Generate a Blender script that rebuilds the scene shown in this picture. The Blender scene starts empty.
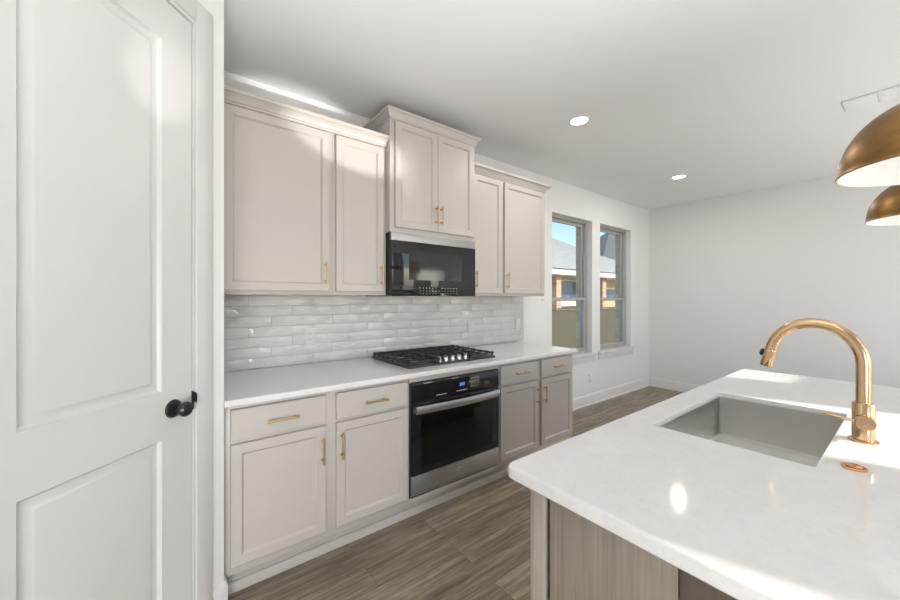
import bpy, bmesh, math, random
from mathutils import Vector, Matrix
random.seed(7)
C = bpy.context.scene
COL = C.collection

# ------------------------------------------------------------------ camera, world, sun, big lights, exposure
YAW = math.radians(52.41)
H = 1.36
cam = bpy.data.cameras.new('camera')
cam.sensor_width = 36.0
cam.lens = 14.4
cam.shift_y = -1.45 / 900
cam.clip_start = 0.05
camo = bpy.data.objects.new('camera', cam)
COL.objects.link(camo)
camo.location = (0, 0, H)
camo.rotation_euler = (math.pi / 2, 0, YAW - math.pi / 2)
C.camera = camo

C.view_settings.view_transform = 'Standard'
C.view_settings.look = 'None'
C.view_settings.gamma = 1
C.view_settings.use_curve_mapping = False
C.view_settings.exposure = 0.0

world = bpy.data.worlds.new('sky')
C.world = world
world.use_nodes = True
wn = world.node_tree
sky = wn.nodes.new('ShaderNodeTexSky')
sky.sky_type = 'NISHITA'
sky.sun_disc = False
sky.sun_elevation = math.radians(36)
sky.sun_rotation = math.radians(160)
sky.air_density = 1.0
sky.dust_density = 0.6
wn.nodes['Background'].inputs['Strength'].default_value = 0.28
wn.links.new(sky.outputs[0], wn.nodes['Background'].inputs['Color'])

SUN_DIR = Vector((-0.33, 1.0, -0.72)).normalized()
sl = bpy.data.lights.new('sun', 'SUN')
sl.energy = 6.0
sl.angle = math.radians(0.6)
sl.color = (1.0, 0.96, 0.90)
so = bpy.data.objects.new('sun', sl)
COL.objects.link(so)
so.location = (2, -8, 8)
so.rotation_euler = SUN_DIR.to_track_quat('-Z', 'Y').to_euler()


def area(name, loc, direction, sx, sy, power, color=(1, 1, 1)):
    l = bpy.data.lights.new(name, 'AREA')
    l.shape = 'RECTANGLE'
    l.size, l.size_y = sx, sy
    l.energy = power
    l.color = color
    o = bpy.data.objects.new(name, l)
    COL.objects.link(o)
    o.location = loc
    o.rotation_euler = Vector(direction).to_track_quat('-Z', 'Y').to_euler()
    return o


# added fill lamps at the living-room openings behind the camera, boosting weak daylight
area('window_fill', (5.37, -3.5, 1.2), (-0.15, 1, 0), 0.75, 1.8, 15, (0.97, 0.985, 1))  # fill for the window wall, behind an opening added for it
area('window_fill', (1.55, -3.5, 2.1), (0, 1, 0.1), 0.9, 3.5, 5, (0.97, 0.985, 1))
area('window_fill', (3.08, -3.5, 1.25), (0, 1, 0), 0.75, 1.8, 15, (0.97, 0.985, 1))
area('window_fill', (-1.2, -3.5, 0.80), (0.36, 1, -0.07), 1.8, 1.4, 19, (0.97, 0.985, 1)).data.spread = math.radians(62)
# added fill lamps just above the living-room floor, standing in for sunlit-floor bounce
area('floor_fill', (-0.6, -2.0, 0.06), (0, 0, 1), 3.0, 2.0, 30, (0.985, 0.993, 1))
area('floor_fill', (3.6, -1.75, 0.06), (0, 0, 1), 2.8, 2.0, 76, (0.985, 0.993, 1))
# added fill lamp behind the camera, aimed up and bounced off the ceiling
bl_ = area('bounce_fill', (-0.2, -0.65, 0.12), (0.13, 0.22, 1), 0.9, 0.9, 33, (0.985, 0.99, 1))
bl_.data.spread = math.radians(82)


def glint(loc, target, angle, power, blend, squash=1.0):
    """added spot standing in for sunlight thrown back up by the polished island top"""
    l = bpy.data.lights.new('glint_standin', 'SPOT')  # lamp added in place of the counter's reflection
    l.energy = power
    l.spot_size = math.radians(angle)
    l.spot_blend = blend
    l.shadow_soft_size = 0.02
    l.color = (1, 0.97, 0.93)
    o = bpy.data.objects.new('glint_standin', l)
    COL.objects.link(o)
    o.location = loc
    o.scale = (1, squash, 1)
    o.rotation_euler = (Vector(target) - Vector(loc)).to_track_quat('-Z', 'Y').to_euler()


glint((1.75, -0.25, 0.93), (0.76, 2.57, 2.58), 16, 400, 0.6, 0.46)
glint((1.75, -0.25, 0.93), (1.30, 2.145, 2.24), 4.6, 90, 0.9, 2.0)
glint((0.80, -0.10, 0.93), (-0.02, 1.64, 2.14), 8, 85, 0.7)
CAN_POWER = 8


# ------------------------------------------------------------------ materials
def lin(r, g, b):
    f = lambda c: (c / 255 / 12.92) if c / 255 <= 0.04045 else ((c / 255 + 0.055) / 1.055) ** 2.4
    return (f(r), f(g), f(b))


def base_mat(name, color, rough=0.5, metal=0.0, spec=0.5, coat=0.0):
    m = bpy.data.materials.new(name)
    m.use_nodes = True
    p = m.node_tree.nodes['Principled BSDF']
    p.inputs['Base Color'].default_value = (*color, 1)
    p.inputs['Roughness'].default_value = rough
    p.inputs['Metallic'].default_value = metal
    p.inputs['Specular IOR Level'].default_value = spec
    p.inputs['Coat Weight'].default_value = coat
    return m


def N(m, t):
    return m.node_tree.nodes.new(t)


def L(m, a, b):
    m.node_tree.links.new(a, b)


def P(m):
    return m.node_tree.nodes['Principled BSDF']


def coords(m, scale=(1, 1, 1), rot=(0, 0, 0)):
    g = N(m, 'ShaderNodeNewGeometry')
    mp = N(m, 'ShaderNodeMapping')
    mp.inputs['Scale'].default_value = scale
    mp.inputs['Rotation'].default_value = rot
    L(m, g.outputs['Position'], mp.inputs['Vector'])
    return mp.outputs['Vector']


def noise(m, vec, scale, detail=3, rough=0.5):
    n = N(m, 'ShaderNodeTexNoise')
    n.inputs['Scale'].default_value = scale
    n.inputs['Detail'].default_value = detail
    n.inputs['Roughness'].default_value = rough
    L(m, vec, n.inputs['Vector'])
    return n.outputs['Fac']


def ramp(m, fac, stops):
    r = N(m, 'ShaderNodeValToRGB')
    e = r.color_ramp.elements
    while len(e) < len(stops):
        e.new(0.5)
    for i, (p, c) in enumerate(stops):
        e[i].position = p
        e[i].color = (*c, 1) if len(c) == 3 else c
    L(m, fac, r.inputs['Fac'])
    return r.outputs['Color']


def bump(m, fac, strength=0.1, dist=0.01):
    b = N(m, 'ShaderNodeBump')
    b.inputs['Strength'].default_value = strength
    b.inputs['Distance'].default_value = dist
    L(m, fac, b.inputs['Height'])
    L(m, b.outputs['Normal'], P(m).inputs['Normal'])


def paint(name, color, rough=0.5, bs=0.03, sc=220):
    m = base_mat(name, color, rough)
    bump(m, noise(m, coords(m), sc, 2), bs, 0.002)
    return m


M = {}
M['wall'] = paint('wall_paint', (0.79, 0.785, 0.775), 0.65, 0.05)
M['ceiling'] = paint('ceiling_paint', (0.805, 0.80, 0.793), 0.75, 0.08, 120)
M['trim'] = paint('white_trim_paint', (0.74, 0.732, 0.72), 0.32, 0.01)
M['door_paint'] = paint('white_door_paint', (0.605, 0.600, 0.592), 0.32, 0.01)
M['cabinet'] = paint('greige_cabinet_paint', (0.49, 0.457, 0.423), 0.38, 0.015)
M['plastic'] = base_mat('white_plastic', (0.80, 0.80, 0.78), 0.35)
M['plate'] = base_mat('warm_white_plastic', (0.60, 0.59, 0.575), 0.35)
M['vent_white'] = base_mat('white_vent_enamel', (0.88, 0.88, 0.87), 0.35)
M['slot'] = base_mat('dark_slot', (0.05, 0.05, 0.05), 0.5)
M['black_glass'] = base_mat('black_glass', (0.012, 0.012, 0.013), 0.04)
M['black_metal'] = base_mat('black_metal', (0.018, 0.018, 0.018), 0.35)
M['cast_iron'] = paint('black_cast_iron', (0.022, 0.021, 0.02), 0.55, 0.2, 400)
M['oven_window'] = base_mat('oven_window_glass', (0.004, 0.004, 0.004), 0.05)
M['mw_window'] = base_mat('microwave_window_glass', (0.03, 0.03, 0.03), 0.06)
M['matte_black'] = base_mat('matte_black_knob', (0.012, 0.012, 0.012), 0.3)
M['glyph'] = base_mat('pale_printed_marks', (0.82, 0.82, 0.82), 0.5)
M['grout'] = base_mat('pale_grout', (0.47, 0.46, 0.445), 0.9)
M['vinyl'] = base_mat('window_vinyl', (0.42, 0.41, 0.395), 0.4)
M['rubber'] = base_mat('grey_gasket', (0.25, 0.25, 0.25), 0.6)
M['chrome'] = base_mat('polished_metal', (0.62, 0.61, 0.60), 0.24, 1)


def brushed(name, color, rough, axis_scale, var=0.12, metal=1.0):
    m = base_mat(name, color, rough, metal)
    f = noise(m, coords(m, axis_scale), 1.0, 4, 0.6)
    r = N(m, 'ShaderNodeMapRange')
    r.inputs['To Min'].default_value = max(0.02, rough - var)
    r.inputs['To Max'].default_value = rough + var
    L(m, f, r.inputs['Value'])
    L(m, r.outputs['Result'], P(m).inputs['Roughness'])
    bump(m, f, 0.03, 0.001)
    return m


M['stainless'] = brushed('brushed_stainless_steel', (0.57, 0.585, 0.60), 0.40, (3, 3, 900))
M['vent_steel'] = brushed('dull_brushed_steel', (0.40, 0.40, 0.40), 0.42, (3, 3, 900))
M['sink_steel'] = brushed('brushed_sink_steel', (0.60, 0.59, 0.57), 0.34, (8, 8, 160), 0.08)
M['gold'] = brushed('brushed_gold', (0.56, 0.385, 0.20), 0.33, (300, 300, 6), 0.08)
M['champagne'] = brushed('champagne_bronze', (0.66, 0.455, 0.265), 0.18, (300, 300, 20), 0.07)
M['copper'] = base_mat('copper_ring', (0.75, 0.40, 0.20), 0.22, 1)

# antique brass pendant metal, mottled patina
m = base_mat('aged_brass', (0.36, 0.20, 0.07), 0.40, 1)
cc = ramp(m, noise(m, coords(m, (1, 1, 2.2)), 14, 4), [(0.3, (0.20, 0.108, 0.04)), (0.7, (0.31, 0.182, 0.066))])
L(m, cc, P(m).inputs['Base Color'])
M['brass'] = m
M['lining'] = base_mat('white_lining', (0.86, 0.85, 0.83), 0.4)

# quartz
m = base_mat('white_quartz', (0.80, 0.79, 0.77), 0.07)
v = coords(m)
f1 = noise(m, v, 26, 6, 0.72)
f2 = noise(m, v, 90, 3, 0.6)
c1 = ramp(m, f1, [(0.0, (0.60, 0.594, 0.584)), (0.36, (0.655, 0.648, 0.64)), (0.55, (0.68, 0.674, 0.665))])
c2 = ramp(m, f2, [(0.25, (0.88, 0.88, 0.87)), (0.42, (1, 1, 1))])
mx = N(m, 'ShaderNodeMix')
mx.data_type = 'RGBA'
mx.blend_type = 'MULTIPLY'
mx.inputs[0].default_value = 0.7
L(m, c1, mx.inputs[6])
L(m, c2, mx.inputs[7])
L(m, mx.outputs[2], P(m).inputs['Base Color'])
M['quartz'] = m

# glazed tile, wavy hand-made surface
m = base_mat('glazed_white_tile', (0.74, 0.73, 0.71), 0.07)
v = coords(m, (1, 1, 2.2))
c = ramp(m, noise(m, coords(m), 5, 2), [(0.3, (0.54, 0.532, 0.52)), (0.7, (0.60, 0.591, 0.578))])
L(m, c, P(m).inputs['Base Color'])
bump(m, noise(m, v, 17, 2, 0.45), 0.35, 0.012)
M['tile'] = m

# vinyl plank floor, boards run along x
m = base_mat('brown_plank_floor', (0.2, 0.15, 0.11), 0.42)
v = coords(m)
br = N(m, 'ShaderNodeTexBrick')
br.offset = 0.37
br.inputs['Scale'].default_value = 1.0
br.inputs['Brick Width'].default_value = 1.22
br.inputs['Row Height'].default_value = 0.155
br.inputs['Mortar Size'].default_value = 0.0012
br.inputs['Color1'].default_value = (0.0, 0.0, 0.0, 1)
br.inputs['Color2'].default_value = (1, 1, 1, 1)
br.inputs['Mortar'].default_value = (0.5, 0.5, 0.5, 1)
L(m, v, br.inputs['Vector'])
ad = N(m, 'ShaderNodeVectorMath')
ad.operation = 'MULTIPLY_ADD'
L(m, br.outputs['Color'], ad.inputs[0])
ad.inputs[1].default_value = (7.0, 3.0, 0)
L(m, v, ad.inputs[2])
mp = N(m, 'ShaderNodeMapping')
mp.inputs['Scale'].default_value = (1.1, 15, 1)
L(m, ad.outputs[0], mp.inputs['Vector'])
g1 = noise(m, mp.outputs[0], 2.2, 6, 0.65)
mp2 = N(m, 'ShaderNodeMapping')
mp2.inputs['Scale'].default_value = (5, 120, 1)
L(m, ad.outputs[0], mp2.inputs['Vector'])
g2 = noise(m, mp2.outputs[0], 2.0, 3, 0.6)
c1 = ramp(m, g1, [(0.30, (0.125, 0.096, 0.067)), (0.5, (0.268, 0.213, 0.153)), (0.70, (0.45, 0.372, 0.275))])
c2 = ramp(m, g2, [(0.3, (0.72, 0.72, 0.72)), (0.7, (1.2, 1.2, 1.2))])
mx = N(m, 'ShaderNodeMix')
mx.data_type = 'RGBA'
mx.blend_type = 'MULTIPLY'
mx.inputs[0].default_value = 1
L(m, c1, mx.inputs[6])
L(m, c2, mx.inputs[7])
tone = ramp(m, br.outputs['Color'], [(0.0, (0.80, 0.80, 0.80)), (1.0, (1.16, 1.16, 1.16))])
mx2 = N(m, 'ShaderNodeMix')
mx2.data_type = 'RGBA'
mx2.blend_type = 'MULTIPLY'
mx2.inputs[0].default_value = 1
L(m, mx.outputs[2], mx2.inputs[6])
L(m, tone, mx2.inputs[7])
mx3 = N(m, 'ShaderNodeMix')
mx3.data_type = 'RGBA'
L(m, br.outputs['Fac'], mx3.inputs[0])
L(m, mx2.outputs[2], mx3.inputs[6])
mx3.inputs[7].default_value = (0.11, 0.088, 0.064, 1)
L(m, mx3.outputs[2], P(m).inputs['Base Color'])
bump(m, g2, 0.06, 0.002)
M['floor'] = m


def wood(name, dark, light, rough):
    m = base_mat(name, light, rough)
    f = noise(m, coords(m, (22, 22, 1.4)), 2.0, 6, 0.65)
    f2 = noise(m, coords(m, (160, 160, 4)), 1.0, 3, 0.6)
    c = ramp(m, f, [(0.3, dark), (0.7, light)])
    c2 = ramp(m, f2, [(0.3, (0.85, 0.85, 0.85)), (0.7, (1.08, 1.08, 1.08))])
    mx = N(m, 'ShaderNodeMix')
    mx.data_type = 'RGBA'
    mx.blend_type = 'MULTIPLY'
    mx.inputs[0].default_value = 1
    L(m, c, mx.inputs[6])
    L(m, c2, mx.inputs[7])
    L(m, mx.outputs[2], P(m).inputs['Base Color'])
    bump(m, f2, 0.05, 0.001)
    return m


M['stain'] = wood('stained_wood', (0.235, 0.20, 0.158), (0.275, 0.235, 0.188), 0.27)
M['post_pale'] = wood('paler_post_wood', (0.33, 0.295, 0.25), (0.38, 0.34, 0.29), 0.27)  # paler brown for the corner post
M['panel_dark'] = wood('darker_panel_wood', (0.075, 0.055, 0.04), (0.15, 0.115, 0.085), 0.35)  # deeper brown for the end panels past the seam

# window glass : clear pane with fresnel reflection
m = bpy.data.materials.new('clear_glass')
m.use_nodes = True
nt = m.node_tree
nt.nodes.remove(nt.nodes['Principled BSDF'])
tr = nt.nodes.new('ShaderNodeBsdfTransparent')
tr.inputs[0].default_value = (0.95, 0.97, 0.96, 1)
gl = nt.nodes.new('ShaderNodeBsdfGlossy')
gl.inputs['Roughness'].default_value = 0.01
lw = nt.nodes.new('ShaderNodeLayerWeight')
pw5 = nt.nodes.new('ShaderNodeMath')
pw5.operation = 'POWER'
pw5.inputs[1].default_value = 4.0
nt.links.new(lw.outputs['Facing'], pw5.inputs[0])
fr = nt.nodes.new('ShaderNodeMath')
fr.operation = 'MULTIPLY_ADD'
fr.inputs[1].default_value = 0.6
fr.inputs[2].default_value = 0.03
nt.links.new(pw5.outputs[0], fr.inputs[0])
ms = nt.nodes.new('ShaderNodeMixShader')
nt.links.new(fr.outputs[0], ms.inputs[0])
nt.links.new(tr.outputs[0], ms.inputs[1])
nt.links.new(gl.outputs[0], ms.inputs[2])
nt.links.new(ms.outputs[0], nt.nodes['Material Output'].inputs['Surface'])
M['glass'] = m


def emit(name, color, strength):
    m = base_mat(name, color, 0.4)
    P(m).inputs['Emission Color'].default_value = (*color, 1)
    P(m).inputs['Emission Strength'].default_value = strength
    return m


M['lens'] = emit('lit_lens', (1, 0.97, 0.93), 6)
M['bulb'] = emit('lit_bulb', (1, 0.95, 0.88), 2)
M['blue_led'] = emit('blue_display', (0.008, 0.03, 0.25), 0.10)
M['blue_digit'] = emit('blue_digits', (0.25, 0.5, 1.0), 0.9)

# outdoors


def brick(name, c1, c2, mortar, rot):
    m = base_mat(name, c1, 0.85)
    b = N(m, 'ShaderNodeTexBrick')
    b.inputs['Scale'].default_value = 1
    b.inputs['Brick Width'].default_value = 0.21
    b.inputs['Row Height'].default_value = 0.075
    b.inputs['Mortar Size'].default_value = 0.006
    b.inputs['Color1'].default_value = (*c1, 1)
    b.inputs['Color2'].default_value = (*c2, 1)
    b.inputs['Mortar'].default_value = (*mortar, 1)
    L(m, coords(m, (1, 1, 1), rot), b.inputs['Vector'])
    L(m, b.outputs['Color'], P(m).inputs['Base Color'])
    return m


M['brick_grey'] = brick('greige_brick', (0.54, 0.44, 0.33), (0.68, 0.56, 0.43), (0.64, 0.56, 0.46), (0, math.pi / 2, math.pi / 2))
M['brick_tan'] = brick('tan_brick', (0.42, 0.26, 0.16), (0.55, 0.37, 0.24), (0.5, 0.45, 0.4), (math.pi / 2, 0, 0))
m = base_mat('grey_shingles', (0.3, 0.3, 0.3), 0.9)
c = ramp(m, noise(m, coords(m, (2, 9, 9)), 1.6, 4), [(0.3, (0.27, 0.26, 0.245)), (0.7, (0.42, 0.405, 0.385))])
L(m, c, P(m).inputs['Base Color'])
M['shingle'] = m
M['shingle_dark'] = base_mat('dark_grey_shingles', (0.10, 0.105, 0.115), 0.9)
M['fascia'] = base_mat('white_fascia', (0.8, 0.78, 0.75), 0.6)
M['cream'] = base_mat('cream_siding', (0.50, 0.40, 0.25), 0.8)
M['blue_glass'] = base_mat('blue_window_glass', (0.05, 0.10, 0.22), 0.25)
M['fence'] = wood('weathered_fence_wood', (0.082, 0.070, 0.043), (0.10, 0.087, 0.055), 0.8)
M['soil'] = base_mat('dry_grass', (0.22, 0.21, 0.12), 0.95)


# ------------------------------------------------------------------ geometry helpers
class MB:
    def __init__(self):
        self.bm = bmesh.new()

    def box(self, x0, x1, y0, y1, z0, z1, bev=0.0, seg=2, rotz=0.0, ctr=None):
        r = bmesh.ops.create_cube(self.bm, size=1.0)
        vs = r['verts']
        for v in vs:
            v.co = Vector(((x0 + x1) / 2 + v.co.x * (x1 - x0), (y0 + y1) / 2 + v.co.y * (y1 - y0), (z0 + z1) / 2 + v.co.z * (z1 - z0)))
        if rotz:
            c = Vector(ctr or ((x0 + x1) / 2, (y0 + y1) / 2, 0))
            bmesh.ops.rotate(self.bm, verts=vs, cent=c, matrix=Matrix.Rotation(rotz, 3, 'Z'))
        if bev > 0:
            es = list({e for v in vs for e in v.link_edges})
            bmesh.ops.bevel(self.bm, geom=es, offset=bev, segments=seg, affect='EDGES', profile=0.5)
        return self

    def loops(self, rings, close_start=True, close_end=True, cyclic=True):
        """loft a list of equal-length vertex loops"""
        vr = [[self.bm.verts.new(Vector(p)) for p in ring] for ring in rings]
        n = len(vr[0])
        for a, b in zip(vr[:-1], vr[1:]):
            for i in range(n if cyclic else n - 1):
                j = (i + 1) % n
                try:
                    self.bm.faces.new((a[i], a[j], b[j], b[i]))
                except ValueError:
                    pass
        if close_start:
            self.bm.faces.new(list(reversed(vr[0])))
        if close_end:
            self.bm.faces.new(vr[-1])
        return self

    def cyl(self, p0, p1, r0, r1=None, seg=24):
        r1 = r0 if r1 is None else r1
        return self.tube([p0, p1], [r0, r1], seg)

    def tube(self, pts, radii, seg=16):
        pts = [Vector(p) for p in pts]
        if not isinstance(radii, (list, tuple)):
            radii = [radii] * len(pts)
        t = [(pts[min(i + 1, len(pts) - 1)] - pts[max(i - 1, 0)]).normalized() for i in range(len(pts))]
        up = Vector((0, 0, 1)) if abs(t[0].z) < 0.9 else Vector((1, 0, 0))
        n = t[0].cross(up).normalized()
        rings = []
        for i, p in enumerate(pts):
            n = (n - t[i] * n.dot(t[i])).normalized()
            b = t[i].cross(n)
            rings.append([p + (n * math.cos(a) + b * math.sin(a)) * radii[i] for a in [2 * math.pi * k / seg for k in range(seg)]])
        return self.loops(rings)

    def lathe(self, prof, c, axis='z', seg=48, close=False):
        """prof: (r, h) pairs along the axis from c"""
        c = Vector(c)
        ax = {'x': (Vector((0, 1, 0)), Vector((0, 0, 1)), Vector((1, 0, 0))),
              'y': (Vector((0, 0, 1)), Vector((1, 0, 0)), Vector((0, 1, 0))),
              'z': (Vector((1, 0, 0)), Vector((0, 1, 0)), Vector((0, 0, 1)))}[axis] if isinstance(axis, str) else axis
        u, v, w = ax
        rings = [[c + w * h + (u * math.cos(a) + v * math.sin(a)) * max(r, 1e-5) for a in [2 * math.pi * k / seg for k in range(seg)]] for r, h in prof]
        return self.loops(rings, close, close)

    def prism(self, poly, f0, f1):
        """poly of 2D points; f0/f1 map a 2D point to each end"""
        return self.loops([[f0(p) for p in poly], [f1(p) for p in poly]])

    def build(self, name, mat, parent=None, angle=35, loc=None):
        bm = self.bm
        bmesh.ops.recalc_face_normals(bm, faces=bm.faces[:])
        off = Vector((0, 0, 0))
        if parent is not None:
            q = parent
            while q is not None:
                off += q.location
                q = q.parent
        elif loc is not None:
            off = Vector(loc)
        if off.length:
            bmesh.ops.translate(bm, verts=bm.verts[:], vec=-off)
        me = bpy.data.meshes.new(name)
        bm.to_mesh(me)
        bm.free()
        me.materials.append(mat)
        me.shade_smooth()
        me.set_sharp_from_angle(angle=math.radians(angle))
        o = bpy.data.objects.new(name, me)
        COL.objects.link(o)
        if parent is not None:
            o.parent = parent
        elif loc is not None:
            o.location = loc
        return o


def tag(o, label=None, cat=None, group=None, kind=None):
    if label:
        o['label'] = label
    if cat:
        o['category'] = cat
    if group:
        o['group'] = group
    if kind:
        o['kind'] = kind
    return o


def thing(name, label, cat, loc, group=None):
    o = bpy.data.objects.new(name, None)
    o.empty_display_size = 0.1
    COL.objects.link(o)
    o.location = loc
    return tag(o, label, cat, group)


def struct(o, label, cat):
    return tag(o, label, cat, None, 'structure')


def dup(root, loc, label=None, group=None):
    r = root.copy()
    COL.objects.link(r)
    r.location = loc
    if label:
        r['label'] = label
    if group:
        r['group'] = group
    for ch in list(root.children):
        c = ch.copy()
        COL.objects.link(c)
        c.parent = r
        for g in ch.children:
            d = g.copy()
            COL.objects.link(d)
            d.parent = c
    return r


def rect_loft(mb, fn, u0, u1, v0, v1, steps):
    """nested rectangles: steps = (inset, depth); fn(u, v, d) -> xyz"""
    rings = []
    for i, d in steps:
        rings.append([fn(u0 + i, v0 + i, d), fn(u1 - i, v0 + i, d), fn(u1 - i, v1 - i, d), fn(u0 + i, v1 - i, d)])
    mb.loops(rings)


def yplane(yf):
    return lambda u, v, d: (u, yf + d, v)


def shaker(x0, x1, z0, z1, yf, fr=0.043):
    mb = MB()
    rect_loft(mb, yplane(yf), x0, x1, z0, z1,
              [(0, 0.02), (0, 0.0025), (0.0025, 0), (fr, 0), (fr + 0.001, 0.0015), (fr + 0.009, 0.0095), (fr + 0.010, 0.011)])
    return mb


def slab(x0, x1, z0, z1, yf):
    mb = MB()
    rect_loft(mb, yplane(yf), x0, x1, z0, z1, [(0, 0.02), (0, 0.003), (0.003, 0.0)])
    return mb


def pull(cx, cz, yf, length, vertical, parent):
    """slim bar pull on two posts"""
    mb = MB()
    yb = yf - 0.030
    h = length / 2
    if vertical:
        mb.tube([(cx, yb, cz - h), (cx, yb, cz - h + 0.012), (cx, yb, cz - h + 0.0125), (cx, yb, cz + h - 0.0125), (cx, yb, cz + h - 0.012), (cx, yb, cz + h)],
                [0.0062, 0.0062, 0.0048, 0.0048, 0.0062, 0.0062], 14)
        ends = [(cx, cz - h + 0.018), (cx, cz + h - 0.018)]
    else:
        mb.tube([(cx - h, yb, cz), (cx - h + 0.012, yb, cz), (cx - h + 0.0125, yb, cz), (cx + h - 0.0125, yb, cz), (cx + h - 0.012, yb, cz), (cx + h, yb, cz)],
                [0.0062, 0.0062, 0.0048, 0.0048, 0.0062, 0.0062], 14)
        ends = [(cx - h + 0.018, cz), (cx + h - 0.018, cz)]
    for (x, z) in ends:
        mb.tube([(x, yf + 0.001, z), (x, yf - 0.003, z), (x, yf - 0.004, z), (x, yb, z)], [0.0075, 0.0075, 0.0045, 0.0045], 12)
    return mb.build('handle', M['gold'], parent)


# ------------------------------------------------------------------ room shell
CEIL = 2.743
YB = 2.57          # cabinet / window wall
XR = 5.90          # far plain wall
YF = -3.60         # living-room window wall
XL = -3.0
ROOF = 4.6
S2 = math.sqrt(0.5)

mb = MB()
mb.box(XL - 0.2, XR + 0.2, YF - 0.2, YB + 0.0, -0.12, 0)
struct(mb.build('floor', M['floor']), 'brown wood-look plank floor', 'floor')
mb = MB()
mb.box(XL - 0.2, XR + 0.2, -0.9, YB, CEIL, CEIL + 0.15)
struct(mb.build('ceiling', M['ceiling']), 'smooth white kitchen ceiling', 'ceiling')
mb = MB()
mb.box(XL - 0.2, XR + 0.2, -1.02, -0.9, CEIL, ROOF)
struct(mb.build('wall_header', M['wall']), 'white drop wall where the ceiling rises behind the camera', 'wall')
mb = MB()
mb.box(XL - 0.4, XR + 0.4, YF - 0.5, 3.1, ROOF, ROOF + 0.2)
struct(mb.build('ceiling_upper', M['ceiling']), 'high ceiling over the living room', 'ceiling')

# window wall with two openings
W1 = (3.46, 4.30)
W2 = (4.49, 5.33)
WZ0, WZ1 = 0.64, 2.36


def wall_with_holes(mb, x0, x1, y0, y1, z0, z1, holes):
    """holes: (xa, xb, za, zb) sorted by x"""
    xs = x0
    for (xa, xb, za, zb) in holes:
        mb.box(xs, xa, y0, y1, z0, z1)
        mb.box(xa, xb, y0, y1, z0, za)
        mb.box(xa, xb, y0, y1, zb, z1)
        xs = xb
    mb.box(xs, x1, y0, y1, z0, z1)


mb = MB()
wall_with_holes(mb, XL - 0.2, XR + 0.15, YB, YB + 0.15, -0.12, CEIL + 0.15, [(W1[0], W1[1], WZ0, WZ1), (W2[0], W2[1], WZ0, WZ1)])
struct(mb.build('wall_back', M['wall']), 'white wall behind the cabinets with two windows', 'wall')
mb = MB()
wall_with_holes(mb, XL - 0.2, XR + 0.4, YB + 0.155, YB + 0.225, -0.6, ROOF,
                [(W1[0] + 0.02, W1[1] - 0.02, WZ0 + 0.0, WZ1 - 0.02), (W2[0] + 0.02, W2[1] - 0.02, WZ0 + 0.0, WZ1 - 0.02)])
struct(mb.build('wall_outside', M['brick_grey']), 'greige brick outer face around the windows', 'wall')
mb = MB()
mb.box(XR, XR + 0.15, YF - 0.2, YB, 0.0, ROOF)
struct(mb.build('wall_right', M['wall']), 'plain white far wall', 'wall')
mb = MB()
mb.box(XL - 0.15, XL, YF - 0.2, 0.46, 0.0, ROOF)
struct(mb.build('wall_left', M['wall']), 'white wall behind the camera to the left', 'wall')
mb = MB()
wall_with_holes(mb, XL - 0.2, XR + 0.15, YF - 0.15, YF, 0.0, ROOF,
                [(-2.1, -0.3, 0.05, 2.45), (1.1, 2.035, 0.3, 3.95), (2.71, 3.47, 0.3, 3.97), (3.90, 4.75, 3.80, 4.16), (5.0, 5.75, 0.3, 2.1)])  # high slot shaped to cut a sun patch; last opening added for fill lamp
struct(mb.build('wall_front', M['wall']), 'living room wall with tall windows behind the camera', 'wall')

# angled pantry wall with the panelled door
DE = Vector((0.060, 1.722, 0))                       # latch edge of the door on the floor
U = Vector((S2, S2, 0))                              # along the pantry wall, towards the cabinets
NR = Vector((S2, -S2, 0))                            # out of the pantry wall, towards the room


def pw(t, z, d=0.0):
    """pantry wall: t along, z up, d behind the face"""
    p = DE + U * t - NR * d
    return (p.x, p.y, z)


def pbox(mb, t0, t1, z0, z1, d0, d1, bev=0.0):
    st = len(mb.bm.verts)
    vs = [mb.bm.verts.new(Vector(pw(t, z, d))) for t in (t0, t1) for z in (z0, z1) for d in (d0, d1)]
    q = [(0, 1, 3, 2), (4, 6, 7, 5), (0, 4, 5, 1), (2, 3, 7, 6), (0, 2, 6, 4), (1, 5, 7, 3)]
    fs = [mb.bm.faces.new([vs[i] for i in f]) for f in q]
    if bev:
        bmesh.ops.recalc_face_normals(mb.bm, faces=fs)
        es = list({e for f in fs for e in f.edges})
        bmesh.ops.bevel(mb.bm, geom=es, offset=bev, segments=2, affect='EDGES', profile=0.5)


TC = 0.164                                           # pantry wall corner
DW, DH = 0.645, 2.43
mb = MB()
pbox(mb, 0.008, TC, 0, CEIL, 0, 0.11)
pbox(mb, -DW - 0.008, 0.008, DH + 0.01, CEIL, 0, 0.11)
pbox(mb, -1.75, -DW - 0.008, 0, CEIL, 0, 0.11)
struct(mb.build('wall_pantry', M['wall']), 'white angled pantry wall at the left', 'wall')
cpt = Vector(pw(TC, 0, 0))
mb = MB()
mb.box(cpt.x - 0.11, cpt.x, cpt.y + 0.02, YB, 0, CEIL)
struct(mb.build('wall_pantry_return', M['wall']), 'short white wall between pantry corner and back wall', 'wall')
epx = pw(-1.75, 0, 0)
mb = MB()
mb.box(XL, epx[0], epx[1], epx[1] + 0.11, 0, CEIL)
struct(mb.build('wall_pantry_side', M['wall']), 'white wall carrying on from the pantry', 'wall')

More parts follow.
